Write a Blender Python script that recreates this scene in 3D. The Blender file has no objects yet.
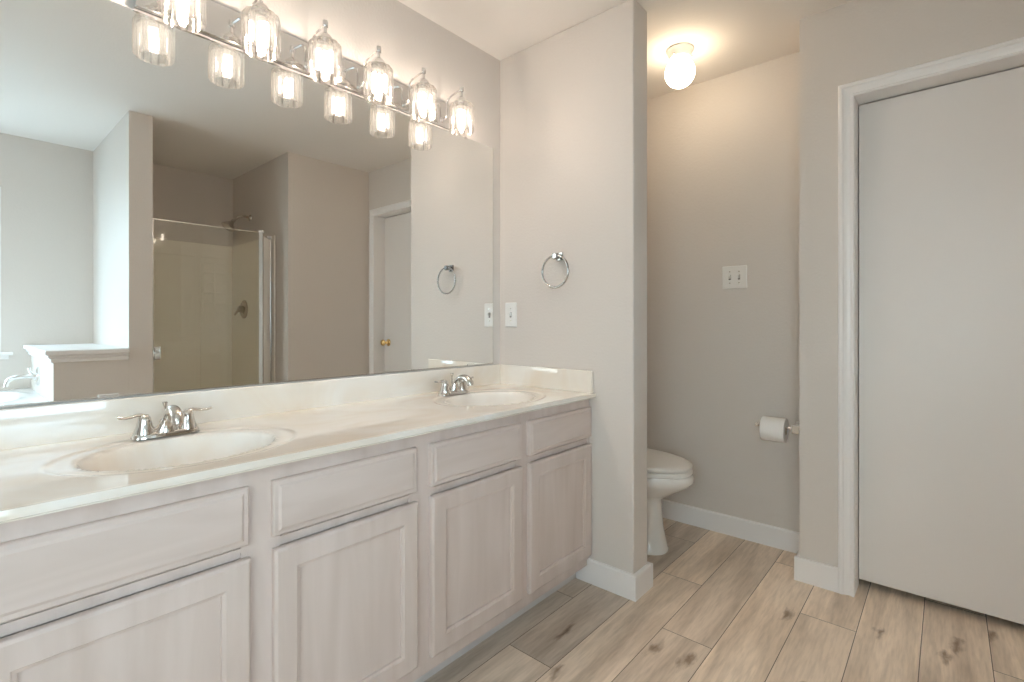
import bpy, bmesh, math, random
from mathutils import Vector, Matrix
PI = math.pi
scene = bpy.context.scene
C = scene.collection

# ------------------------------------------------------------------ camera
f_px, psi, v0 = 497.46, .7194, 323.18
cam_d = bpy.data.cameras.new('camera'); cam = bpy.data.objects.new('camera', cam_d); C.objects.link(cam)
cam_d.sensor_width = 36; cam_d.lens = 36*f_px/1024; cam_d.shift_y = (v0-341)/1024
cam_d.clip_start = .02
cam.location = (1.6965, 0, 1.1178); cam.rotation_euler = (PI/2, 0, psi)
scene.camera = cam

# ------------------------------------------------------------------ world and exposure
w = bpy.data.worlds.new('daylight'); scene.world = w; w.use_nodes = True
bgn = w.node_tree.nodes['Background']; bgn.inputs[0].default_value = (.57, .82, 1.0, 1); bgn.inputs[1].default_value = 7.2
scene.view_settings.view_transform = 'Standard'; scene.view_settings.look = 'None'
scene.view_settings.exposure = 0.97; scene.view_settings.gamma = 1; scene.view_settings.use_curve_mapping = False
BULB = 300.0; GLOBE = 9.5
cy = scene.cycles
cy.max_bounces = 14; cy.diffuse_bounces = 8; cy.glossy_bounces = 8; cy.transmission_bounces = 12; cy.transparent_max_bounces = 16
cy.caustics_refractive = False; cy.caustics_reflective = False; cy.sample_clamp_indirect = 4.0; cy.blur_glossy = .5

# window portal light sits in the window opening (only guides sampling of the sky)
def portal(loc, rot, sx, sy):
    l = bpy.data.lights.new('window_daylight', 'AREA'); l.shape = 'RECTANGLE'; l.size = sx; l.size_y = sy
    l.cycles.is_portal = True
    o = bpy.data.objects.new('window_daylight', l); C.objects.link(o); o.location = loc; o.rotation_euler = rot
portal((3.36, -.18, 1.49), (0, PI/2, 0), 1.15, .88)

portal((2.1, -1.31, 1.475), (-PI/2, 0, 0), 1.3, 1.35)  # portal for the added fill window behind the camera

# ------------------------------------------------------------------ materials
def mat(name, col=(.8,.8,.8), rough=.5, metal=0., spec=.5, coat=0.):
    m = bpy.data.materials.new(name); m.use_nodes = True
    b = m.node_tree.nodes['Principled BSDF']
    b.inputs['Base Color'].default_value = (*col, 1); b.inputs['Roughness'].default_value = rough
    b.inputs['Metallic'].default_value = metal; b.inputs['Specular IOR Level'].default_value = spec
    b.inputs['Coat Weight'].default_value = coat
    return m
def N(m, t, **k):
    n = m.node_tree.nodes.new(t)
    for a, v in k.items(): setattr(n, a, v)
    return n
def LK(m, a, b): m.node_tree.links.new(a, b)
def objcoord(m, scale=(1,1,1)):
    t = N(m, 'ShaderNodeTexCoord'); mp = N(m, 'ShaderNodeMapping'); LK(m, t.outputs['Object'], mp.inputs[0]); mp.inputs['Scale'].default_value = scale
    return mp.outputs[0]
def bump_noise(m, scale, strength, dist=.002, detail=3, vec=(1,1,1)):
    b = m.node_tree.nodes['Principled BSDF']; n = N(m, 'ShaderNodeTexNoise'); n.inputs['Scale'].default_value = scale; n.inputs['Detail'].default_value = detail
    LK(m, objcoord(m, vec), n.inputs['Vector'])
    bp = N(m, 'ShaderNodeBump'); bp.inputs['Strength'].default_value = strength; bp.inputs['Distance'].default_value = dist
    LK(m, n.outputs[0], bp.inputs['Height']); LK(m, bp.outputs[0], b.inputs['Normal'])
def col_noise(m, c1, c2, scale, vec=(1,1,1), detail=4, lo=.3, hi=.7, dist=0.):
    b = m.node_tree.nodes['Principled BSDF']; n = N(m, 'ShaderNodeTexNoise'); n.inputs['Scale'].default_value = scale; n.inputs['Detail'].default_value = detail; n.inputs['Distortion'].default_value = dist
    LK(m, objcoord(m, vec), n.inputs['Vector'])
    r = N(m, 'ShaderNodeValToRGB'); r.color_ramp.elements[0].position = lo; r.color_ramp.elements[1].position = hi
    r.color_ramp.elements[0].color = (*c1, 1); r.color_ramp.elements[1].color = (*c2, 1)
    LK(m, n.outputs[0], r.inputs[0]); LK(m, r.outputs[0], b.inputs['Base Color'])

M = {}
M['wall'] = mat('wall_paint', (.693, .649, .610), .55, spec=.3); bump_noise(M['wall'], 95, .35, .003, 2)
M['ceiling'] = mat('ceiling_paint', (.85, .82, .79), .8, spec=.2); bump_noise(M['ceiling'], 80, .25, .003, 2)
M['trim'] = mat('trim_white', (.86, .85, .85), .35)
M['door'] = mat('door_white', (.80, .765, .74), .4); bump_noise(M['door'], 60, .08, .001)
M['wood'] = mat('pickled_maple', (.6, .5, .45), .42); col_noise(M['wood'], (.60, .50, .45), (.69, .59, .545), 3.0, (5, 5, .6), 5, .3, .7, .6)
M['woodh'] = mat('pickled_maple_horizontal', (.6, .5, .45), .42); col_noise(M['woodh'], (.60, .50, .45), (.69, .59, .545), 3.0, (5, .6, 5), 5, .3, .7, .6)
M['dark'] = mat('shadow_gap', (.04, .035, .03), .9)
M['kick'] = mat('toe_kick_paint', (.66, .63, .62), .5)
M['marble'] = mat('cultured_marble', (.83, .77, .68), .07, coat=.3); col_noise(M['marble'], (.80, .72, .62), (.86, .83, .78), 3.0, (1.5, 1, 1), 5, .35, .62, 1.2)
M['chrome'] = mat('chrome', (.86, .85, .84), .06, 1.)
M['nickel'] = mat('brushed_nickel', (.62, .58, .53), .2, 1.)
M['nickelc'] = mat('polished_nickel', (.33, .315, .30), .12, 1.)
M['faucet_metal'] = mat('satin_chrome', (.70, .67, .635), .10, 1.)
M['brass'] = mat('brass', (.80, .56, .24), .15, 1.)
M['porcelain'] = mat('porcelain', (.82, .81, .79), .08, coat=.4)
M['plastic'] = mat('white_plastic', (.82, .81, .79), .3)
M['slot'] = mat('dark_slot', (.05, .05, .05), .6)
M['paper'] = mat('tissue_paper', (.92, .91, .90), .95, spec=.1); bump_noise(M['paper'], 300, .3, .001)
M['card'] = mat('cardboard_core', (.5, .4, .3), .9)
M['surround'] = mat('shower_surround', (.97, .93, .86), .15)
M['tub'] = mat('tub_acrylic', (.84, .84, .83), .12)
M['mirror'] = mat('mirror_silver', (.93, .94, .93), 0.0, 1.)
M['track'] = mat('aluminium_frame', (.85, .84, .82), .2, 1.)
M['ground'] = mat('concrete_ground', (.30, .30, .29), 1)

def emis(name, col, s):
    m = bpy.data.materials.new(name); m.use_nodes = True; nt = m.node_tree; nt.nodes.remove(nt.nodes['Principled BSDF'])
    e = nt.nodes.new('ShaderNodeEmission'); e.inputs[0].default_value = (*col, 1); e.inputs[1].default_value = s
    nt.links.new(e.outputs[0], nt.nodes['Material Output'].inputs[0]); return m
M['bulb'] = emis('bulb_glow', (1.0, .86, .75), BULB)
M['globe'] = emis('globe_glow', (1.0, .80, .56), GLOBE)
def thin(name, col, tr, rough=0., other='ShaderNodeBsdfGlossy', ior=None):
    m = bpy.data.materials.new(name); m.use_nodes = True; nt = m.node_tree; nt.nodes.remove(nt.nodes['Principled BSDF'])
    t = nt.nodes.new('ShaderNodeBsdfTransparent'); t.inputs[0].default_value = (*col, 1)
    g = nt.nodes.new(other)
    if 'Roughness' in g.inputs: g.inputs['Roughness'].default_value = rough
    if ior: g.inputs['IOR'].default_value = ior
    mx = nt.nodes.new('ShaderNodeMixShader'); mx.inputs[0].default_value = 1-tr
    nt.links.new(t.outputs[0], mx.inputs[1]); nt.links.new(g.outputs[0], mx.inputs[2]); nt.links.new(mx.outputs[0], nt.nodes['Material Output'].inputs[0])
    return m
M['pane'] = thin('window_glass', (1, 1, 1), .93)
M['shade'] = thin('added_shade_warm_tint', (1, .905, .83), .9, 0, 'ShaderNodeBsdfTranslucent')  # warm tint for fill light through the added, unseen window
M['shower_glass'] = thin('shower_glass', (.98, .985, .96), .95, .02)
M['crystal'] = thin('crystal_glass', (1, .985, .96), .55, .0, 'ShaderNodeBsdfGlass', 1.45)
def frost(m, amount):
    nt = m.node_tree; out = nt.nodes['Material Output']; src = out.inputs[0].links[0].from_socket
    tl = nt.nodes.new('ShaderNodeBsdfTranslucent'); tl.inputs[0].default_value = (1, .98, .95, 1)
    mx = nt.nodes.new('ShaderNodeMixShader'); mx.inputs[0].default_value = amount
    nt.links.new(src, mx.inputs[1]); nt.links.new(tl.outputs[0], mx.inputs[2]); nt.links.new(mx.outputs[0], out.inputs[0])
frost(M['crystal'], .006)
M['fluted'] = mat('frosted_strip', (.92, .92, .90), .15)

# floor planks
def floor_mat():
    m = mat('oak_plank_floor', rough=.38, spec=.4); b = m.node_tree.nodes['Principled BSDF']
    def MA(op, a, bb=None, c=None):
        n = N(m, 'ShaderNodeMath', operation=op)
        for i, v in enumerate((a, bb, c)):
            if v is None: continue
            if isinstance(v, (int, float)): n.inputs[i].default_value = v
            else: LK(m, v, n.inputs[i])
        return n.outputs[0]
    tc = N(m, 'ShaderNodeTexCoord'); sp = N(m, 'ShaderNodeSeparateXYZ'); LK(m, tc.outputs['Object'], sp.inputs[0])
    X, Y = sp.outputs[0], sp.outputs[1]
    W = .1795; Lp = 1.22
    u = MA('DIVIDE', MA('SUBTRACT', X, .010), W); i = MA('FLOOR', u); fu = MA('SUBTRACT', u, i)
    off = MA('FRACT', MA('MULTIPLY_ADD', i, .3197, .9794))
    vv = MA('ADD', MA('DIVIDE', Y, Lp), off); j = MA('FLOOR', vv); fv = MA('SUBTRACT', vv, j)
    cb = N(m, 'ShaderNodeCombineXYZ'); LK(m, i, cb.inputs[0]); LK(m, j, cb.inputs[1]); cb.inputs[2].default_value = 3.3
    wn = N(m, 'ShaderNodeTexWhiteNoise', noise_dimensions='3D'); LK(m, cb.outputs[0], wn.inputs['Vector'])
    # per-plank shifted grain coordinates
    gc = N(m, 'ShaderNodeCombineXYZ'); LK(m, MA('MULTIPLY', X, 11.), gc.inputs[0]); LK(m, MA('MULTIPLY_ADD', Y, 1.1, MA('MULTIPLY', wn.outputs[0], 40.)), gc.inputs[1]); LK(m, MA('MULTIPLY', wn.outputs[0], 17.), gc.inputs[2])
    n1 = N(m, 'ShaderNodeTexNoise'); n1.inputs['Scale'].default_value = 1.5; n1.inputs['Detail'].default_value = 6; n1.inputs['Distortion'].default_value = .5; LK(m, gc.outputs[0], n1.inputs['Vector'])
    n2 = N(m, 'ShaderNodeTexNoise'); n2.inputs['Scale'].default_value = 11; n2.inputs['Detail'].default_value = 4; LK(m, gc.outputs[0], n2.inputs['Vector'])
    pal = N(m, 'ShaderNodeValToRGB'); e = pal.color_ramp.elements
    e[0].position = 0; e[0].color = (.52, .445, .375, 1); e[1].position = 1; e[1].color = (.96, .81, .66, 1)
    x = pal.color_ramp.elements.new(.4); x.color = (.66, .56, .465, 1); x = pal.color_ramp.elements.new(.7); x.color = (.84, .70, .565, 1)
    # planks further towards the doors happen to be paler boards
    pale = MA('SMOOTH_MIN', MA('MULTIPLY_ADD', wn.outputs[0], .55, MA('MULTIPLY', MA('MINIMUM', MA('MAXIMUM', MA('SUBTRACT', i, 3.), 0.), 2.), .24)), .97, .05)
    LK(m, pale, pal.inputs[0])
    gr = N(m, 'ShaderNodeValToRGB'); gr.color_ramp.elements[0].position = .30; gr.color_ramp.elements[0].color = (.76, .73, .70, 1); gr.color_ramp.elements[1].position = .62; gr.color_ramp.elements[1].color = (1.1, 1.1, 1.1, 1)
    LK(m, n1.outputs[0], gr.inputs[0])
    g2 = N(m, 'ShaderNodeValToRGB'); g2.color_ramp.elements[0].position = .3; g2.color_ramp.elements[0].color = (.88, .87, .86, 1); g2.color_ramp.elements[1].position = .6; g2.color_ramp.elements[1].color = (1.04, 1.04, 1.04, 1)
    LK(m, n2.outputs[0], g2.inputs[0])
    def MUL(a, bb):
        n = N(m, 'ShaderNodeMix', data_type='RGBA', blend_type='MULTIPLY'); n.inputs[0].default_value = 1
        LK(m, a, n.inputs[6]); LK(m, bb, n.inputs[7]); return n.outputs[2]
    # knots
    kc = N(m, 'ShaderNodeCombineXYZ'); LK(m, MA('MULTIPLY', X, 5.5), kc.inputs[0]); LK(m, MA('MULTIPLY_ADD', Y, 1.9, MA('MULTIPLY', wn.outputs[0], 9.)), kc.inputs[1]); LK(m, MA('MULTIPLY', i, 3.1), kc.inputs[2])
    nd = N(m, 'ShaderNodeTexNoise'); nd.inputs['Scale'].default_value = 7; nd.inputs['Detail'].default_value = 5; LK(m, kc.outputs[0], nd.inputs['Vector'])
    mixv = N(m, 'ShaderNodeMix', data_type='VECTOR'); mixv.inputs[0].default_value = .26; LK(m, kc.outputs[0], mixv.inputs[4]); LK(m, nd.outputs['Color'], mixv.inputs[5])
    vo = N(m, 'ShaderNodeTexVoronoi', voronoi_dimensions='2D'); vo.inputs['Scale'].default_value = 1.0; LK(m, mixv.outputs[1], vo.inputs['Vector'])
    kr = N(m, 'ShaderNodeValToRGB'); kr.color_ramp.elements[0].position = .01; kr.color_ramp.elements[0].color = (.42, .35, .29, 1); kr.color_ramp.elements[1].position = .085; kr.color_ramp.elements[1].color = (1, 1, 1, 1)
    LK(m, vo.outputs['Distance'], kr.inputs[0])
    col = MUL(MUL(MUL(pal.outputs[0], gr.outputs[0]), g2.outputs[0]), kr.outputs[0])
    seam = MA('MAXIMUM', MA('LESS_THAN', fu, .013), MA('LESS_THAN', fv, .002))
    sm = N(m, 'ShaderNodeMix', data_type='RGBA'); LK(m, seam, sm.inputs[0]); LK(m, col, sm.inputs[6]); sm.inputs[7].default_value = (.12, .09, .065, 1)
    LK(m, sm.outputs[2], b.inputs['Base Color'])
    bp = N(m, 'ShaderNodeBump'); bp.inputs['Strength'].default_value = .12; bp.inputs['Distance'].default_value = .002; LK(m, n2.outputs[0], bp.inputs['Height']); LK(m, bp.outputs[0], b.inputs['Normal'])
    return m
M['floor'] = floor_mat()

# ------------------------------------------------------------------ mesh helpers
def box(bm, x0, x1, y0, y1, z0, z1, bev=0., seg=2):
    r = bmesh.ops.create_cube(bm, size=1)['verts']
    for v in r: v.co = ((x0+x1)/2+v.co.x*(x1-x0), (y0+y1)/2+v.co.y*(y1-y0), (z0+z1)/2+v.co.z*(z1-z0))
    if bev:
        es = list({e for v in r for e in v.link_edges})
        bmesh.ops.bevel(bm, geom=es, offset=bev, segments=seg, affect='EDGES', profile=.5)
def frame_of(d):
    d = d.normalized(); up = Vector((0,0,1)) if abs(d.z) < .95 else Vector((1,0,0))
    a = d.cross(up).normalized(); return a, a.cross(d).normalized()
def tube(bm, pts, rad, n=14, cap=True, flat=1.):
    pts = [Vector(p) for p in pts]; rads = rad if isinstance(rad, (list, tuple)) else [rad]*len(pts)
    rings = []; a = None
    for k, p in enumerate(pts):
        d = (pts[min(k+1, len(pts)-1)]-pts[max(k-1, 0)]).normalized()
        if a is None: a, b = frame_of(d)
        else:
            a = (a-d*a.dot(d)).normalized(); b = a.cross(d).normalized()
        rings.append([bm.verts.new(p+(a*math.cos(2*PI*t/n)+b*math.sin(2*PI*t/n)*flat)*rads[k]) for t in range(n)])
    for r0, r1 in zip(rings, rings[1:]):
        for t in range(n): bm.faces.new((r0[t], r0[(t+1)%n], r1[(t+1)%n], r1[t]))
    if cap: bm.faces.new(rings[0][::-1]); bm.faces.new(rings[-1])
def lathe(bm, prof, n=32, M4=None, caps=True):
    """prof: list of (r, h) around +Z, mapped by M4"""
    M4 = M4 or Matrix(); rings = []
    for r, h in prof:
        if r < 1e-5: rings.append([bm.verts.new(M4@Vector((0,0,h)))])
        else: rings.append([bm.verts.new(M4@Vector((r*math.cos(2*PI*t/n), r*math.sin(2*PI*t/n), h))) for t in range(n)])
    for r0, r1 in zip(rings, rings[1:]):
        for t in range(n):
            q = [r0[t%len(r0)], r0[(t+1)%len(r0)], r1[(t+1)%len(r1)], r1[t%len(r1)]]
            q2 = [];  [q2.append(v) for v in q if v not in q2]
            if len(q2) > 2: bm.faces.new(q2)
    if caps:
        if len(rings[0]) > 1: bm.faces.new(rings[0][::-1])
        if len(rings[-1]) > 1: bm.faces.new(rings[-1])
def loft(bm, secs, n=40, cap=True):
    """secs: (z, cx, cy, rx, ry, power, egg) horizontal superellipse sections"""
    rings = []
    for z, cx, cyy, rx, ry, pw, egg in secs:
        R = []
        for t in range(n):
            a = 2*PI*t/n; c, s = math.cos(a), math.sin(a)
            x = math.copysign(abs(c)**(2/pw), c); y = math.copysign(abs(s)**(2/pw), s)
            R.append(bm.verts.new((cx+rx*x, cyy+ry*y*(1-egg*x), z)))
        rings.append(R)
    for r0, r1 in zip(rings, rings[1:]):
        for t in range(n): bm.faces.new((r0[t], r0[(t+1)%n], r1[(t+1)%n], r1[t]))
    if cap: bm.faces.new(rings[0][::-1]); bm.faces.new(rings[-1])
def prism(bm, poly, axis, a, b):
    """extrude a 2D polygon along axis (0,1,2) from a to b"""
    def P(p, t):
        q = [0,0,0]; o = [k for k in range(3) if k != axis]; q[o[0]], q[o[1]] = p; q[axis] = t; return q
    v0 = [bm.verts.new(P(p, a)) for p in poly]; v1 = [bm.verts.new(P(p, b)) for p in poly]
    n = len(poly)
    for k in range(n): bm.faces.new((v0[k], v0[(k+1)%n], v1[(k+1)%n], v1[k]))
    bm.faces.new(v0[::-1]); bm.faces.new(v1)
def obj(name, bm, m, parent=None, smooth=None, loc=None):
    bmesh.ops.recalc_face_normals(bm, faces=bm.faces)
    me = bpy.data.meshes.new(name); bm.to_mesh(me); bm.free(); me.materials.append(m)
    if smooth is not None:
        for p in me.polygons: p.use_smooth = True
        me.set_sharp_from_angle(angle=math.radians(smooth))
    o = bpy.data.objects.new(name, me); C.objects.link(o)
    if loc: o.location = loc
    if parent: o.parent = parent
    return o
def tag(o, label, cat, group=None):
    o['label'] = label; o['category'] = cat
    if group: o['group'] = group
    return o
def thing(name, label, cat, loc=(0,0,0), group=None, rz=0):
    o = bpy.data.objects.new(name, None); C.objects.link(o); o.location = loc; o.rotation_euler = (0,0,rz); o.empty_display_size = .05
    return tag(o, label, cat, group)
def struct(name, bm, m, parent=None, smooth=None):
    o = obj(name, bm, m, parent, smooth)
    if not parent: o['kind'] = 'structure'
    return o
def copy_tree(o, parent=None):
    c = o.copy(); C.objects.link(c); c.parent = parent
    for ch in list(o.children): copy_tree(ch, c)
    return c
B = bmesh.new
def smooth_path(pts, k=6):
    P = [Vector(p) for p in pts]; out = []
    for i in range(len(P)-1):
        p0, p1, p2, p3 = P[max(i-1,0)], P[i], P[i+1], P[min(i+2,len(P)-1)]
        for t in range(k):
            s = t/k; out.append(.5*((2*p1)+(-p0+p2)*s+(2*p0-5*p1+4*p2-p3)*s*s+(-p0+3*p1-3*p2+p3)*s**3))
    out.append(P[-1]); return out

# ------------------------------------------------------------------ setting
ZC = 2.44; YE = 1.843; YB = 2.742; YD = 2.457; XS = 2.141; XT = 3.26; XP = .738; TP = .125; YN = -1.25
YSH = 1.748; YW0, YW1 = .756, .879; XR = 1.21
DX0, DX1 = 1.410, 2.050; DZ = 2.045
bm = B(); box(bm, -.15, 3.45, -1.45, 3.2, -.08, 0); struct('floor', bm, M['floor'])
bm = B(); box(bm, -.15, 3.45, -1.45, 3.2, ZC, ZC+.08); struct('ceiling', bm, M['ceiling'])
bm = B(); box(bm, -.12, 0, YN-.12, YB+.12, 0, ZC); struct('wall_vanity', bm, M['wall'])
bm = B(); box(bm, 0, XP, YE, YE+TP, 0, ZC, .006); struct('wall_partition', bm, M['wall'])
bm = B(); box(bm, 0, XR, YB, YB+.12, 0, ZC); struct('wall_toilet_back', bm, M['wall'])
bm = B()                                                   # wall with the closet door opening, returning along the toilet room
box(bm, XR, DX0-.018, YD, YD+.125, 0, ZC); box(bm, DX1+.018, XS, YD, YD+.125, 0, ZC); box(bm, DX0-.018, DX1+.018, YD, YD+.125, DZ+.018, ZC)
box(bm, XR, XR+.12, YD+.125, 3.17, 0, ZC)
struct('wall_door', bm, M['wall'])
bm = B(); box(bm, XR+.12, XS, 3.05, 3.17, 0, ZC); struct('wall_closet_back', bm, M['wall'])
bm = B(); box(bm, XS, XS+.12, YSH+.12, 3.17, 0, ZC); box(bm, XS, XT+.12, YSH, YSH+.12, 0, ZC); struct('wall_shower_side', bm, M['wall'])
bm = B(); box(bm, XS, XT, YW0, YW1, 0, ZC); struct('wall_wing', bm, M['wall'])
bm = B(); WY0, WY1, WZ0, WZ1 = -.62, .262, .917, 2.068
box(bm, XT, XT+.12, YN, WY0, 0, ZC); box(bm, XT, XT+.12, WY1, YSH, 0, ZC); box(bm, XT, XT+.12, WY0, WY1, 0, WZ0); box(bm, XT, XT+.12, WY0, WY1, WZ1, ZC)
struct('wall_tub', bm, M['wall'])
bm = B(); VX0, VX1, VZ0, VZ1 = 1.45, 2.75, .8, 2.15  # opening for the added fill window, out of view
box(bm, 0, VX0, YN-.12, YN, 0, ZC); box(bm, VX1, XT+.12, YN-.12, YN, 0, ZC); box(bm, VX0, VX1, YN-.12, YN, 0, VZ0); box(bm, VX0, VX1, YN-.12, YN, VZ1, ZC)
struct('wall_behind', bm, M['wall'])
bm = B(); box(bm, -20, 24, -22, 22, -.35, -.1); struct('ground', bm, M['ground'])

def window(name, along, a0, a1, z0, z1, pos, sgn, shade=False):
    """along 'y': in the x=pos wall; 'x': in the y=pos wall. sgn: direction of the room interior from the wall face"""
    def bx(bm, a, b, d0, d1, za, zb, bv=.003):
        p0, p1 = sorted((pos+sgn*d0, pos+sgn*d1))
        if along == 'y': box(bm, p0, p1, a, b, za, zb, bv)
        else: box(bm, a, b, p0, p1, za, zb, bv)
    bm = B()
    t = .035
    bx(bm, a0, a0+t, -.10, -.015, z0, z1); bx(bm, a1-t, a1, -.10, -.015, z0, z1); bx(bm, a0+t, a1-t, -.10, -.015, z0, z0+t); bx(bm, a0+t, a1-t, -.10, -.015, z1-t, z1)
    bx(bm, a0+t, a1-t, -.085, -.05, (z0+z1)/2-.02, (z0+z1)/2+.02)
    wo = struct(name, bm, M['trim'])
    bm = B(); bx(bm, a0+t, a1-t, -.072, -.066, z0+t, z1-t, 0); obj('pane', bm, M['pane'], wo)
    if shade: bm = B(); bx(bm, a0+t-.01, a1-t+.01, -.035, -.032, z0+.01, z1-.004, 0); obj('added_warm_shade', bm, M['shade'], wo)  # sheet added only to warm the incoming fill light
    bm = B(); bx(bm, a0-.055, a1+.055, -.03, .045, z0-.022, z0, .005); bx(bm, a0-.035, a1+.035, 0, .022, z0-.05, z0-.022, .004); obj('sill', bm, M['trim'], wo)
window('window_1', 'y', WY0, WY1, WZ0, WZ1, XT, -1)
window('added_fill_window', 'x', VX0, VX1, VZ0, VZ1, YN, 1, True)  # unseen window, added to light the right side and lower walls

# baseboards (profiled, with a small eased top)
BH, BT = .100, .017
def base_run(bm, p, q, n):
    """baseboard from p to q (2D), outward normal n"""
    p, q, n = Vector(p), Vector(q), Vector(n)
    lv = []
    for d0, z in ((BT, 0), (BT, BH-.005), (BT-.005, BH)):
        lv.append([bm.verts.new((v.x, v.y, z)) for v in (p, q, q+n*d0, p+n*d0)])
    for a, b in zip(lv, lv[1:]):
        for k in range(4): bm.faces.new((a[k], a[(k+1)%4], b[(k+1)%4], b[k]))
    bm.faces.new(lv[0][::-1]); bm.faces.new(lv[-1])
bm = B(); base_run(bm, (.47, YE), (XP+BT, YE), (0,-1)); base_run(bm, (XP, YE), (XP, YE+TP), (1,0)); base_run(bm, (0, YE+TP), (XP+BT, YE+TP), (0,1)); struct('baseboard_partition', bm, M['trim'])
bm = B(); base_run(bm, (0, YB), (XR, YB), (0,-1)); base_run(bm, (XR, YB), (XR, YD), (-1,0)); struct('baseboard_toilet', bm, M['trim'])
bm = B(); base_run(bm, (XR-BT, YD), (1.354, YD), (0,-1)); struct('baseboard_door', bm, M['trim'])
bm = B(); base_run(bm, (XS, YSH), (XS, YD), (-1,0)); struct('baseboard_right', bm, M['trim'])
bm = B(); base_run(bm, (XS, .41), (XS, YW1), (-1,0)); struct('baseboard_wing', bm, M['trim'])

# door casing and jamb
bm = B()
cas = [(0, .011), (.005, .014), (.010, .012), (.013, .008), (.024, .010), (.036, .015), (.040, .019), (.050, .019), (.056, .015), (.056, 0), (0, 0)]   # (offset from opening, thickness)
def casing(bm, x0, x1, zt, yf):
    prism(bm, [(x0-o, yf-t) for o, t in cas], 2, 0, zt)
    prism(bm, [(x1+o, yf-t) for o, t in cas], 2, 0, zt)
    for o in (0,):
        pass
    # head, mitred at the corners
    L = [bm.verts.new((x0-o, yf-t, zt+o)) for o, t in cas]; R = [bm.verts.new((x1+o, yf-t, zt+o)) for o, t in cas]
    n = len(cas)
    for k in range(n): bm.faces.new((L[k], L[(k+1)%n], R[(k+1)%n], R[k]))
    l2 = [bm.verts.new((x0-o, yf-t, zt)) for o, t in cas]
    for k in range(n-1):
        if cas[k][0] or cas[k+1][0]:
            bm.faces.new((l2[k], l2[k+1], L[k+1], L[k]))
    r2 = [bm.verts.new((x1+o, yf-t, zt)) for o, t in cas]
    for k in range(n-1):
        if cas[k][0] or cas[k+1][0]:
            bm.faces.new((r2[k], r2[k+1], R[k+1], R[k]))
casing(bm, DX0, DX1, DZ, YD)
struct('trim_1', bm, M['trim'])
bm = B(); box(bm, DX0-.018, DX0, YD, YD+.125, 0, DZ); box(bm, DX1, DX1+.018, YD, YD+.125, 0, DZ); box(bm, DX0-.018, DX1+.018, YD, YD+.125, DZ, DZ+.018)
struct('trim_2', bm, M['trim'])
dr = thing('closet_door', 'flat white slab door standing closed in the white casing, brass knob', 'door', (DX1, 2.555, .034))
bm = B(); box(bm, DX0+.003-DX1, -.003, 0, .035, 0, DZ-.039, .002); obj('slab', bm, M['door'], dr)
def knob(parent, x, z, sgn):
    Mx = Matrix.Translation((x, 0 if sgn < 0 else .035, z)) @ Matrix.Rotation(PI/2*(-sgn), 4, 'X')
    bm = B(); lathe(bm, [(0, 0), (.031, 0), (.031, .004), (.026, .009), (.012, .012), (.010, .032), (.015, .038), (.025, .047), (.028, .057), (.024, .067), (.012, .073), (0, .074)], 28, Mx)
    obj('knob', bm, M['brass'], parent, 45)
# rotation about X by +90deg sends +Z to -Y
knob(dr, -.065, .915, -1); knob(dr, -.065, .915, 1)

# ------------------------------------------------------------------ tub ledge, bathtub
LY0 = .41
ld = thing('tub_ledge', 'deep half-height ledge beside the bathtub with moulded white cap, seen in the mirror', 'ledge', (2.7, .58, 0))
def atl(o): return o
bm = B(); box(bm, XS-2.7, XT-.001-2.7, LY0-.58, YW0-.0004-.58, 0, .925); obj('body', bm, M['wall'], ld)
bm = B(); box(bm, XS-.035-2.7, XT-.001-2.7, LY0-.04-.58, YW0-.001-.58, .935, .963, .006)
box(bm, XS-.022-2.7, XT-.001-2.7, LY0-.026-.58, YW0-.001-.58, .915, .936, .008); box(bm, XS-.012-2.7, XT-.001-2.7, LY0-.014-.58, YW0-.001-.58, .893, .916, .006)
obj('cap', bm, M['trim'], ld)
tb = thing('bathtub', 'white drop-in bathtub below the window, its rim seen in the mirror', 'bathtub', (2.7, -.35, 0))
TX0, TX1, TY0, TY1 = XS-2.7, XT-.001-2.7, -1.2+.35, LY0-.001+.35
bm = B()
nx, ny = 48, 66; g = []
cx0, cy0 = (TX0+TX1)/2, (TY0+TY1)/2; rx, ry = (TX1-TX0)/2-.09, (TY1-TY0)/2-.09
for a in range(nx+1):
    row = []
    for b in range(ny+1):
        x = TX0+(TX1-TX0)*a/nx; y = TY0+(TY1-TY0)*b/ny
        d = (abs((x-cx0)/rx)**2.8+abs((y-cy0)/ry)**2.8)**(1/2.8)
        s = min(max((1.0-d)/.30, 0), 1); s = s*s*(3-2*s)
        lip = .012*math.exp(-((d-1.02)/.05)**2)
        row.append(bm.verts.new((x, y, .655-.40*s+lip)))
    g.append(row)
for a in range(nx):
    for b in range(ny): bm.faces.new((g[a][b], g[a+1][b], g[a+1][b+1], g[a][b+1]))
obj('basin', bm, M['tub'], tb, 40)
bm = B(); box(bm, TX0, TX0+.03, TY0, TY1, 0, .648); box(bm, TX0+.03, TX1, TY0, TY0+.03, 0, .648); obj('skirt', bm, M['tub'], tb)
tf = thing('tub_faucet', 'chrome tub spout with round plate on the side of the ledge', 'faucet', (2.80, LY0, .77))
Mx = Matrix.Rotation(PI/2, 4, 'X')
bm = B(); lathe(bm, [(0, 0), (.062, 0), (.062, .006), (.050, .012), (.022, .016), (.020, .03), (0, .031)], 32, Mx); obj('plate', bm, M['chrome'], tf, 40)
bm = B(); tube(bm, smooth_path([(0, -.01, 0), (0, -.06, .004), (0, -.11, 0), (0, -.145, -.02), (0, -.155, -.055)]), .013); obj('spout', bm, M['chrome'], tf, 40)
bm = B(); tube(bm, [(0, -.02, .0), (0, -.045, .035), (0, -.05, .06)], [.009, .007, .008]); obj('handle', bm, M['chrome'], tf, 40)

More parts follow.
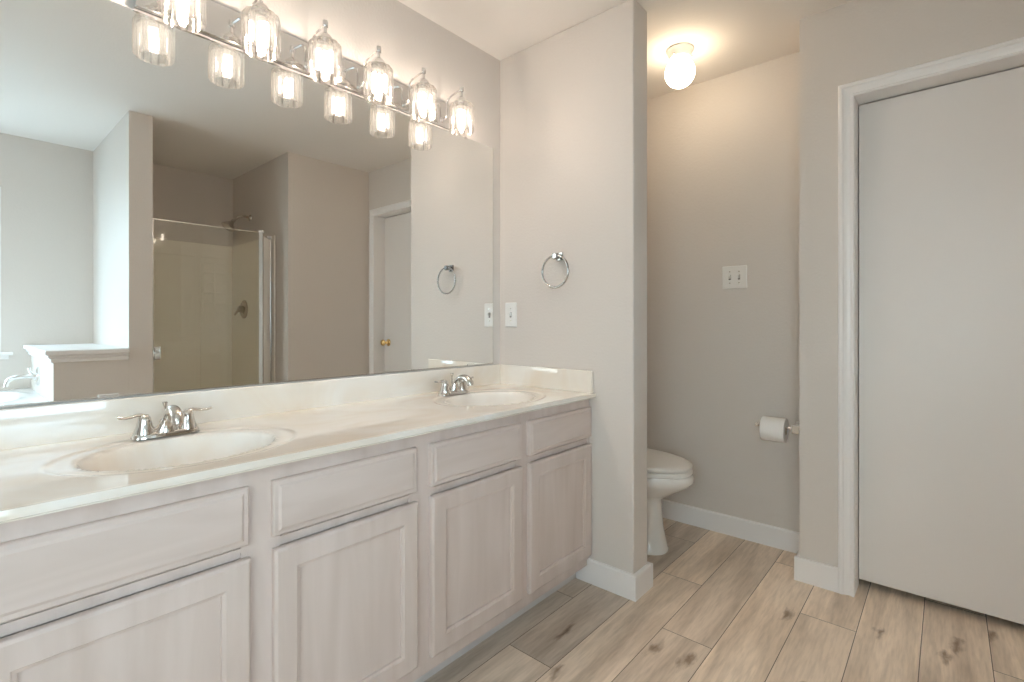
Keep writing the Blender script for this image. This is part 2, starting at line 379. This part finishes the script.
# ------------------------------------------------------------------ shower
sr = thing('shower_surround', 'beige moulded wall surround inside the glass shower, seen in the mirror', 'shower wall', (3.2, 1.3, 0))
ox, oy = 3.2, 1.3
bm = B(); box(bm, XT-.012-ox, XT-.001-ox, YW1+.001-oy, YSH-.001-oy, .1, 1.82, .004)
for (y0, y1, z0, z1) in ((.93, 1.10, .35, 1.70), (1.14, 1.44, .35, 1.70), (1.48, 1.70, .35, 1.70)):
    box(bm, XT-.018-ox, XT-.010-ox, y0-oy, y1-oy, z0, z1, .004)
for k in range(6):
    for j in range(2): box(bm, XT-.022-ox, XT-.014-ox, 1.50+.095*j-oy, 1.585+.095*j-oy, 1.12+.09*k, 1.20+.09*k, .003)
obj('back_panel', bm, M['surround'], sr)
bm = B(); box(bm, 2.36-ox, XT-.013-ox, YSH-.012-oy, YSH-.001-oy, .1, 1.82, .004); obj('side_panel', bm, M['surround'], sr)
bm = B(); box(bm, XS+.13-ox, XT-.013-ox, YW1+.001-oy, YW1+.012-oy, .1, 1.82, .004); obj('wing_panel', bm, M['surround'], sr)
bm = B(); box(bm, XS+.1-ox, XT-.013-ox, YW1+.013-oy, YSH-.013-oy, 0, .07, .01)
obj('base_pan', bm, M['surround'], sr, 40)
gx = 2.20
sd = thing('shower_door', 'frameless glass shower door hinged on chrome strip, seen in the mirror', 'shower door', (gx, YW1+.005, .08))
bm = B(); box(bm, -.004, .004, .012, .66, .01, 1.715, .001); obj('glass_panel', bm, M['shower_glass'], sd)
bm = B(); box(bm, -.004, .0045, .010, .6605, 1.7155, 1.719); box(bm, -.0045, .0045, .0105, .0115, .01, 1.719); obj('edge_seal', bm, M['track'], sd)
bm = B(); box(bm, -.009, .009, -.004, .010, -.01, 1.722, .002); obj('wall_strip', bm, M['track'], sd)
for z in (.28, .80, 1.50):
    if z == 1.50: continue
    bm = B(); box(bm, -.014, .014, .014, .05, z, z+.085, .003); box(bm, -.014, .014, -.004, .010, z, z+.085, .003); box(bm, -.005, .005, .008, .016, z+.02, z+.065, .001); obj('hinge', bm, M['chrome'], sd)
sp = thing('shower_side_panel', 'narrow angled shower panel with white fluted strip, seen in the mirror', 'shower panel', (gx, YW1+.69, .08))
ex, ey = 2.43-gx, YSH-.012-(YW1+.69)
bm = B(); dirv = Vector((ex, ey, 0)); L_ = dirv.length; dirv.normalize(); nv = Vector((-dirv.y, dirv.x, 0))
def slab(bm, s0, s1, t, z0, z1):
    q = [dirv*s0-nv*t, dirv*s1-nv*t, dirv*s1+nv*t, dirv*s0+nv*t]
    prism(bm, [(v.x, v.y) for v in q], 2, z0, z1)
slab(bm, .03, L_-.02, .006, .01, 1.70)
for k in range(9): slab(bm, .045+k*(L_-.08)/9, .045+(k+.5)*(L_-.08)/9, .0085, .01, 1.70)
obj('fluted_panel', bm, M['fluted'], sp)
bm = B(); slab(bm, -.002, .03, .012, -.01, 1.72); obj('post', bm, M['track'], sp)
bm = B(); slab(bm, L_-.022, L_-.002, .012, -.01, 1.72); obj('post', bm, M['track'], sp)
bm = B(); slab(bm, -.004, .034, .014, 1.72, 1.735); obj('bracket', bm, M['trim'], sp)
bm = B(); slab(bm, L_-.05, L_-.002, .014, 1.72, 1.735); obj('bracket', bm, M['trim'], sp)
bm = B(); box(bm, gx-.05, gx+.05, YW1+.012, YW1+.69, 0, .075, .008); cb = obj('shower_curb', bm, M['tub']); tag(cb, 'white curb under the glass shower door', 'curb')
bm = B(); slabq = None
sh = thing('showerhead', 'brushed metal shower head on a curved arm high above the surround, seen in the mirror', 'shower head', (2.86, YSH, 2.03))
bm = B(); lathe(bm, [(0, 0), (.028, 0), (.026, .006), (.012, .012), (0, .012)], 24, Mx); obj('flange', bm, M['nickel'], sh, 40)
bm = B(); tube(bm, smooth_path([(0, -.005, 0), (0, -.06, .004), (0, -.10, -.012), (0, -.135, -.045)]), .010); obj('arm', bm, M['nickel'], sh, 40)
Mh = Matrix.Translation((0, -.135, -.045)) @ Matrix.Rotation(PI-.62, 4, 'X')
bm = B(); lathe(bm, [(0, -.01), (.014, -.01), (.017, .005), (.014, .015), (.022, .025), (.045, .055), (.056, .07), (.056, .080), (.048, .084), (0, .082)], 28, Mh); obj('head', bm, M['nickel'], sh, 40)
sv = thing('shower_valve', 'round brushed metal shower valve with lever on the shower side wall, seen in the mirror', 'valve', (2.96, YSH-.012, 1.24))
bm = B(); lathe(bm, [(0, 0), (.08, 0), (.08, .004), (.068, .012), (.03, .016), (.026, .05), (0, .052)], 32, Mx); obj('plate', bm, M['nickel'], sv, 40)
bm = B(); tube(bm, [(0, -.045, 0), (.012, -.055, -.02), (.045, -.06, -.05)], [.012, .010, .008]); obj('lever', bm, M['nickel'], sv, 40)

# ------------------------------------------------------------------ vanity cabinet
VY0, VY1 = .004, YE-.001; FX = .527; ZT = .796
vc = thing('vanity_cabinet', 'long pickled maple vanity cabinet with drawer fronts above recessed-panel doors', 'vanity cabinet', (.26, .92, 0))
ox, oy = .26, .92
def vb(bm, x0, x1, y0, y1, z0, z1, bv=0.): box(bm, x0-ox, x1-ox, y0-oy, y1-oy, z0, z1, bv)
bm = B(); vb(bm, .001, FX-.02, VY0, VY0+.018, .075, ZT); vb(bm, .001, FX-.02, VY1-.018, VY1, .075, ZT); vb(bm, .001, FX-.02, VY0+.018, VY1-.018, .075, .095); vb(bm, .001, .008, VY0+.018, VY1-.018, .095, ZT)
obj('carcass', bm, M['wood'], vc)
openings = [(.03, .43), (.515, .885), (.975, 1.355), (1.435, 1.825)]
bm = B(); ys = [VY0]+[v for o in openings for v in o]+[VY1]
for k in range(0, len(ys), 2): vb(bm, FX-.02, FX, ys[k], ys[k+1], .075, ZT)
for a, b_ in openings:
    vb(bm, FX-.02, FX, a, b_, .075, .125); vb(bm, FX-.02, FX, a, b_, .612, .622); vb(bm, FX-.02, FX, a, b_, .75, ZT)
    vb(bm, FX-.021, FX-.004, a, b_, .600, .640)
obj('face_frame', bm, M['wood'], vc)
bm = B(); vb(bm, .44, .467, VY0, VY1, 0, .075); obj('toe_kick', bm, M['kick'], vc)
def raised(bm, y0, y1, z0, z1, x0, x1, ins, step):
    """slab front with a routed edge: low border then raised field"""
    P = lambda i, x: [(x-ox, y0+i-oy, z0+i), (x-ox, y1-i-oy, z0+i), (x-ox, y1-i-oy, z1-i), (x-ox, y0+i-oy, z1-i)]
    rings = [P(0, x0), P(0, x1-step-.003), P(.003, x1-step), P(ins, x1-step), P(ins+.003, x1-.0015), P(ins+.006, x1)]
    vs = [[bm.verts.new(p) for p in r] for r in rings]
    for a, b_ in zip(vs, vs[1:]):
        for k in range(4): bm.faces.new((a[k], a[(k+1)%4], b_[(k+1)%4], b_[k]))
    bm.faces.new(vs[0][::-1]); bm.faces.new(vs[-1])
def door_frame(bm, y0, y1, z0, z1, x0, x1, rail):
    P = lambda i, x: [(x-ox, y0+i-oy, z0+i), (x-ox, y1-i-oy, z0+i), (x-ox, y1-i-oy, z1-i), (x-ox, y0+i-oy, z1-i)]
    rings = [P(0, x0), P(0, x1-.006), P(.002, x1-.003), P(.007, x1), P(rail-.009, x1), P(rail-.007, x1-.002), P(rail-.001, x1-.004), P(rail, x1-.009), P(rail, x0)]
    vs = [[bm.verts.new(p) for p in r] for r in rings]
    for a, b_ in zip(vs, vs[1:]+vs[:1]):
        for k in range(4): bm.faces.new((a[k], a[(k+1)%4], b_[(k+1)%4], b_[k]))
drawers = [(.018, .442), (.494, .902), (.955, 1.372), (1.416, 1.838)]
for y0, y1 in drawers:
    bm = B(); raised(bm, y0, y1, .630, .758, FX+.0005, .546, .011, .003); obj('drawer', bm, M['woodh'], vc)
for y0, y1 in drawers:
    bm = B(); door_frame(bm, y0+.002, y1+.004 if y1 < 1.8 else y1, .120, .600, FX+.0005, .546, .060); d_ = obj('door', bm, M['wood'], vc)
    bm = B(); vb(bm, FX+.002, FX+.009, y0+.055, y1-.050, .175, .545); obj('door_panel', bm, M['wood'], d_)

# ------------------------------------------------------------------ countertop with two integral bowls
CT = .818; CX = .563
ct = thing('vanity_countertop', 'cream cultured marble countertop with two integral oval sinks and backsplash', 'countertop', (.28, .92, ZT))
ox, oy, oz = .28, .92, ZT
BC = [(.305, .388), (.305, 1.460)]
def topz(x, y):
    z = CT
    for cx, cyy in BC:
        d = math.hypot((x-cx)/.158, (y-cyy)/.205)
        s = min(max((1.0-d)/.55, 0), 1); s = s*s/(s+.07)*1.07
        if d < 1.0: z -= .118*(1-(1-s)**2.2)*(1 if True else 0)
        z -= .0035*(1/(1+math.exp((d-1.22)/.012)))      # shallow outer recess ring
        if 1.0 <= d < 1.06: z -= .002*(1.06-d)/.06
    return z
bm = B(); nx, ny = 104, 350; g = []
X0, X1, Y0, Y1 = .001, CX-.010, -.008, VY1
for a in range(nx+1):
    row = []
    for b in range(ny+1):
        x = X0+(X1-X0)*a/nx; y = Y0+(Y1-Y0)*b/ny; row.append(bm.verts.new((x-ox, y-oy, topz(x, y)-oz)))
    g.append(row)
for a in range(nx):
    for b in range(ny): bm.faces.new((g[a][b], g[a+1][b], g[a+1][b+1], g[a][b+1]))
edge = [(X1, CT), (X1+.004, CT-.0006), (X1+.0075, CT-.0003), (X1+.0095, CT-.007), (X1+.010, CT-.012), (X1+.0095, CT-.016), (X1+.006, CT-.018), (X1+.004, CT-.0195), (X1+.004, ZT+.0005), (X1-.06, ZT+.0005)]
prev = g[nx]
for k, (x, z) in enumerate(edge[1:]):
    row = [bm.verts.new((x-ox, Y0+(Y1-Y0)*b/ny-oy, z-oz)) for b in range(ny+1)]
    for b in range(ny): bm.faces.new((prev[b], row[b], row[b+1], prev[b+1]))
    prev = row
obj('top', bm, M['marble'], ct, 50)
bm = B(); box(bm, .001-ox, .019-ox, Y0-oy, VY1-oy, CT-.001-oz, .914-oz, .004, 3); obj('backsplash', bm, M['marble'], ct, 40)
bm = B(); box(bm, .0195-ox, CX-.012-ox, VY1-.019-oy, VY1-oy, CT-.001-oz, .914-oz, .004, 3); obj('side_splash', bm, M['marble'], ct, 40)
for cx, cyy in BC:
    bm = B(); lathe(bm, [(0, 0), (.021, 0), (.021, .003), (.016, .004), (.012, .002), (0, .003)], 24, Matrix.Translation((cx-ox, cyy-oy, topz(cx, cyy)-oz+.0005))); obj('drain', bm, M['chrome'], ct, 40)

# ------------------------------------------------------------------ faucets
def make_faucet(label):
    t = thing('sink_faucet', label, 'faucet', (.112, .395, CT-.0003), 'chrome two-handle faucets on the countertop')
    bm = B(); loft(bm, [(0, 0, 0, .027, .080, 4, 0), (.010, 0, 0, .026, .078, 4, 0), (.014, 0, 0, .022, .074, 4, 0), (.016, 0, 0, .015, .065, 4, 0)], 48); obj('base_plate', bm, M['faucet_metal'], t, 40)
    for s in (-1, 1):
        bm = B(); lathe(bm, [(.025, .012), (.024, .020), (.019, .034), (.016, .050), (.014, .060), (.009, .066), (0, .068)], 28, Matrix.Translation((0, .051*s, 0)))
        h = obj('handle', bm, M['faucet_metal'], t, 40)
        bm = B(); pth = smooth_path([(0, s*.045, .060), (0, s*.062, .067), (.003, s*.082, .064), (.006, s*.098, .063), (.008, s*.112, .068)])
        tube(bm, pth, [.009-.004*k/len(pth) if k < len(pth)*.6 else .0066 for k in range(len(pth))], 12, True, .55)
        obj('lever', bm, M['faucet_metal'], h, 50)
    bm = B(); loft(bm, [(.012, .002, 0, .024, .034, 2, 0), (.025, .004, 0, .020, .026, 2, 0), (.040, .008, 0, .017, .019, 2, 0), (.052, .012, 0, .014, .015, 2, 0)], 28)
    pth = smooth_path([(.006, 0, .035), (.022, 0, .060), (.048, 0, .078), (.075, 0, .080), (.098, 0, .066), (.104, 0, .052)])
    tube(bm, pth, [.013+.003*k/len(pth) for k in range(len(pth))], 18); obj('spout', bm, M['faucet_metal'], t, 50)
    bm = B(); tube(bm, [(.1035, 0, .053), (.1055, 0, .046)], .0125, 18); obj('aerator', bm, M['nickel'], t, 50)
    bm = B(); tube(bm, [(-.012, 0, .012), (-.012, 0, .078)], .0022, 8); lathe(bm, [(.0025, .076), (.004, .082), (.0068, .092), (.0068, .096), (0, .097)], 16, Matrix.Translation((-.012, 0, 0))); obj('lift_rod', bm, M['faucet_metal'], t, 40)
    t.scale = (.97, .96, .90)
    return t
fa = make_faucet('chrome two-handle faucet at the near left sink, lift rod standing up')
fb = copy_tree(fa); fb.location = (.112, 1.432, CT-.0003); fb['label'] = 'chrome two-handle faucet at the far right sink near the end wall'

# ------------------------------------------------------------------ mirror
mi = thing('wall_mirror', 'large frameless wall mirror above the vanity backsplash', 'mirror', (0, .9, .918))
MY0, MY1, MZ0, MZ1 = .02, 1.787, .9215, 1.983
bm = B(); box(bm, .001, .006, MY0-.9, MY1-.9, MZ0-.918, MZ1-.918); obj('glass', bm, M['mirror'], mi)
bm = B(); box(bm, .0005, .0012, MY0-.902, MY1-.898, MZ0-.9195, MZ1-.9165); obj('backing', bm, M['slot'], mi)
bm = B(); box(bm, .001, .009, MY0-.9, MY1-.9, MZ0-.9215+.0005, MZ0-.918, .0005); obj('bottom_channel', bm, M['nickel'], mi)
for y in (.29, 1.635):
    bm = B(); box(bm, .0062, .0095, y-.9-.022, y-.9+.022, 0, .010, .001); obj('clip', bm, M['track'], mi)
bm = B(); box(bm, .0062, .009, 1.60-.9-.008, 1.60-.9+.008, MZ1-.918-.006, MZ1-.918+.004, .001); obj('clip', bm, M['track'], mi)

# ------------------------------------------------------------------ vanity light bar with six crystal shades
PZ0, PZ1 = 1.988, 2.090
lf = thing('vanity_light_bar', 'chrome wall bar above the mirror carrying six crystal lamps on curved arms', 'light fixture', (0, .935, 2.04))
bm = B(); box(bm, .0005, .028, .345-.935, 1.524-.935, PZ0-2.04, PZ1-2.04, .0015); obj('back_plate', bm, M['chrome'], lf)
LX = .145
def flute_ring(R, r_in, n, per, z, ctr):
    pass
def crystal():
    bm = B(); n = 12; per = 6; tot = n*per
    prof = [(.97, 0, .95), (1.0, .004, 1.), (1.0, .098, 1.), (.98, .105, .98), (.90, .112, .9), (.70, .117, .7), (.46, .120, .3)]
    R = .054
    outer = []
    for sc, z, fl in prof:
        ring = []
        for t in range(tot):
            a = 2*PI*t/tot; ph = (t % per)/per
            k = 1-.10*fl*(abs(ph-.5)*2)**1.6
            ring.append(bm.verts.new((R*sc*k*math.cos(a), R*sc*k*math.sin(a), z)))
        outer.append(ring)
    inner = []
    for r, z in ((.036, 0), (.036, .092), (.033, .102), (.026, .110), (.022, .120)):
        inner.append([bm.verts.new((r*math.cos(2*PI*t/tot), r*math.sin(2*PI*t/tot), z)) for t in range(tot)])
    allr = outer+inner[::-1]
    for r0, r1 in zip(allr, allr[1:]+allr[:1]):
        for t in range(tot): bm.faces.new((r0[t], r0[(t+1)%tot], r1[(t+1)%tot], r1[t]))
    return bm
def make_lamp(label):
    # children of the fixture would be parts; each lamp is an arm + shade + bulb on the bar
    pass
zb = 1.931; yl = [.424, .628, .832, 1.037, 1.242, 1.446]
first = None
for y in yl:
    if first is None:
        bm = B(); tube(bm, smooth_path([(.026, 0, 2.012-2.04), (.040, 0, 2.012-2.04), (.048, 0, 2.020-2.04), (.050, 0, 2.035-2.04), (.051, 0, 2.075-2.04), (.060, 0, 2.092-2.04), (.085, 0, 2.102-2.04), (LX, 0, 2.109-2.04)]), .0042, 12)
        lathe(bm, [(0, 0), (.013, 0), (.013, .006), (0, .007)], 20, Matrix.Translation((.0275, 0, 2.012-2.04)) @ Matrix.Rotation(PI/2, 4, 'Y'))
        arm = obj('arm', bm, M['chrome'], lf, 50, (0, y-.935, 0))
        bm = B(); lathe(bm, [(0, 2.119), (.009, 2.119), (.010, 2.117), (.010, 2.101), (.009, 2.099), (.006, 2.098), (.006, 2.080), (.010, 2.078), (.014, 2.074), (.022, 2.066), (.026, 2.058), (.027, 2.051), (0, 2.051)], 28, Matrix.Translation((0, 0, -2.04)))
        hol = obj('lamp_holder', bm, M['chrome'], lf, 40, (LX, y-.935, 0))
        sh_ = obj('glass_shade', crystal(), M['crystal'], lf, 25, (LX, y-.935, zb-2.04))
        bm = B(); lathe(bm, [(0, .022), (.007, .024), (.0115, .031), (.0125, .042), (.0115, .056), (.009, .072), (.008, .082), (0, .082)], 20); bu = obj('bulb', bm, M['bulb'], lf, 60, (LX, y-.935, zb-2.04))
        bm = B(); tube(bm, [(0, 0, .082), (0, 0, .120)], .012, 16); so = obj('socket', bm, M['chrome'], lf, 40, (LX, y-.935, zb-2.04))
        first = (arm, hol, sh_, bu, so)
    else:
        for p in first:
            c = p.copy(); C.objects.link(c); c.parent = lf; c.location.y = y-.935

# ------------------------------------------------------------------ ceiling globe light
gl = thing('ceiling_globe_light', 'glowing white globe light on a round base on the toilet room ceiling', 'ceiling light', (.722, 2.345, ZC))
bm = B(); lathe(bm, [(0, -.0005), (.062, -.0005), (.064, -.006), (.062, -.010), (.056, -.016), (.053, -.030), (.048, -.044), (0, -.044)], 36); obj('base', bm, M['plastic'], gl, 40)
bm = B(); lathe(bm, [(0, -.182)]+[(.070*math.sin(a), -.112-.070*math.cos(a)) for a in [PI*k/20 for k in range(1, 17)]]+[(.045, -.046), (0, -.0455)], 40); obj('globe', bm, M['globe'], gl, 60)
for a in (.4, 2.5, 4.6):
    bm = B(); tube(bm, [(.050*math.cos(a), .050*math.sin(a), -.038), (.060*math.cos(a), .060*math.sin(a), -.038)], .004, 10); obj('screw', bm, M['nickel'], gl, 40)

# ------------------------------------------------------------------ towel ring
tr = thing('towel_ring', 'chrome towel ring on square mount on the end wall above the counter', 'towel ring', (.372, YE, 1.420))
bm = B(); box(bm, -.018, .018, -.007, 0, -.018, .018, .002); box(bm, -.009, .009, -.030, -.006, -.010, .010, .003); box(bm, -.012, .012, -.046, -.026, -.014, .012, .004); obj('mount', bm, M['nickelc'], tr)
bm = B(); rr = .0715; tube(bm, [(rr*math.sin(2*PI*k/56)*.998, -.038, -.070+rr*math.cos(2*PI*k/56)) for k in range(57)], .0042, 10, False); obj('ring', bm, M['nickelc'], tr, 60)

# ------------------------------------------------------------------ switch plates
def switch(name, label, loc, gangs, rz=0):
    t = thing(name, label, 'light switch', loc)
    wdt = .074+.050*(gangs-1)
    bm = B(); box(bm, -wdt/2, wdt/2, -.006, 0, -.060, .060, .003); obj('plate', bm, M['plastic'], t)
    for k in range(gangs):
        x = (k-(gangs-1)/2)*.046
        bm = B(); box(bm, x-.0055, x+.0055, -.0066, -.0055, -.0125, .0125); s_ = obj('slot', bm, M['slot'], t)
        bm = B(); prism(bm, [(-.0060, -.008), (-.0065, .010), (-.017, .013), (-.017, .007)], 0, x-.0042, x+.0042); obj('toggle', bm, M['plastic'], t)
        for z in (-.030, .030):
            bm = B(); lathe(bm, [(0, 0), (.0036, 0), (.003, .0015), (0, .0017)], 12, Matrix.Translation((x, -.006, z)) @ Mx); obj('screw', bm, M['nickel'], t)
    return t
switch('switch_plate', 'white single switch plate on the end wall beside the mirror', (.078, YE, 1.159), 1)
switch('switch_plate', 'white double switch plate on the back wall of the toilet room', (.853, YB, 1.359), 2)

# ------------------------------------------------------------------ toilet paper
HX, HZ, HY = 1.158, .618, 2.650
ph = thing('toilet_paper_holder', 'chrome toilet paper holder with horizontal arm on toilet room wall', 'paper holder', (HX, YB, HZ))
bm = B(); box(bm, -.020, .020, -.008, 0, -.020, .020, .002); box(bm, -.011, .011, HY-YB-.006, -.006, -.011, .011, .003); box(bm, -.018, .018, HY-YB-.018, HY-YB+.016, -.020, .020, .004); obj('post', bm, M['chrome'], ph)
bm = B(); tube(bm, [(-.012, HY-YB, 0), (-.164, HY-YB, 0)], .0075, 16); tube(bm, [(-.162, HY-YB, 0), (-.164, HY-YB, 0), (-.176, HY-YB, 0), (-.179, HY-YB, 0)], [.009, .012, .012, .009], 20); obj('arm', bm, M['chrome'], ph, 40)
tp = thing('toilet_paper_roll', 'white toilet paper roll hanging on the chrome holder arm', 'toilet paper', (1.064, HY, HZ-.014))
MY = Matrix.Rotation(PI/2, 4, 'Y')
bm = B(); R0, R1 = .057, .0205
lathe(bm, [(R1, -.052), (R0-.002, -.052), (R0, -.050), (R0, .050), (R0-.002, .052), (R1, .052), (R1, -.052)], 48, MY, False)
obj('paper', bm, M['paper'], tp, 40)
bm = B(); lathe(bm, [(R1-.0003, -.0515), (R1-.0003, .0515), (R1-.0015, .0515), (R1-.0015, -.0515), (R1-.0003, -.0515)], 32, MY, False); obj('core', bm, M['card'], tp, 40)

# ------------------------------------------------------------------ toilet
tw = thing('toilet', 'white toilet with closed elongated lid, mostly behind the partition wall', 'toilet', (.388, 2.32, 0))
def sec(z, xb, xf, hy, pw=2.2, egg=0.): return (z, (xb+xf)/2-.40, 0, (xf-xb)/2, hy, pw, egg)
bm = B(); loft(bm, [sec(0, .16, .678, .108, 2.6), sec(.012, .16, .678, .108, 2.6), sec(.02, .165, .674, .105, 2.5), sec(.12, .19, .655, .095, 2.3), sec(.22, .20, .648, .088, 2.2), sec(.262, .17, .650, .095, 2.2),
      sec(.285, .14, .690, .125, 2.1, .05), sec(.320, .12, .745, .160, 2.1, .08), sec(.352, .11, .790, .182, 2.1, .1), sec(.372, .11, .806, .190, 2.1, .1), sec(.395, .11, .806, .190, 2.1, .1), sec(.404, .115, .800, .186, 2.1, .1), sec(.405, .2, .7, .1, 2.1, .1)], 56)
obj('bowl', bm, M['porcelain'], tw, 60)
bm = B(); loft(bm, [sec(.406, .26, .792, .182, 2.1, .1), sec(.410, .255, .797, .186, 2.1, .1), sec(.424, .255, .797, .186, 2.1, .1), sec(.428, .26, .792, .182, 2.1, .1)], 56); obj('seat', bm, M['plastic'], tw, 40)
bm = B(); loft(bm, [sec(.430, .262, .788, .180, 2.1, .1), sec(.434, .255, .796, .186, 2.1, .1), sec(.446, .255, .797, .187, 2.1, .1), sec(.454, .262, .788, .180, 2.1, .1), sec(.457, .29, .75, .150, 2.1, .1), sec(.458, .4, .6, .06, 2.1, .1)], 56); obj('lid', bm, M['plastic'], tw, 40)
bm = B(); box(bm, .232-.4, .27-.4, -.09, -.06, .425, .448, .004); obj('lid_hinge', bm, M['plastic'], tw)
bm = B(); box(bm, .232-.4, .27-.4, .06, .09, .425, .448, .004); obj('lid_hinge', bm, M['plastic'], tw)
bm = B(); loft(bm, [(.398, .115-.4, 0, .088, .200, 5, 0), (.42, .115-.4, 0, .092, .215, 5, 0), (.70, .118-.4, 0, .098, .235, 5, 0), (.715, .118-.4, 0, .098, .235, 5, 0)], 56); obj('tank', bm, M['porcelain'], tw, 40)
bm = B(); loft(bm, [(.716, .118-.4, 0, .104, .243, 5, 0), (.745, .118-.4, 0, .106, .245, 5, 0), (.753, .118-.4, 0, .098, .238, 5, 0)], 56); obj('tank_lid', bm, M['porcelain'], tw, 40)
bm = B(); tube(bm, [(.216-.4, -.16, .655), (.232-.4, -.16, .655), (.236-.4, -.13, .650), (.236-.4, -.09, .645)], [.009, .008, .006, .005], 12); obj('flush_lever', bm, M['chrome'], tw, 40)
tw.scale = (1, 1, .975)
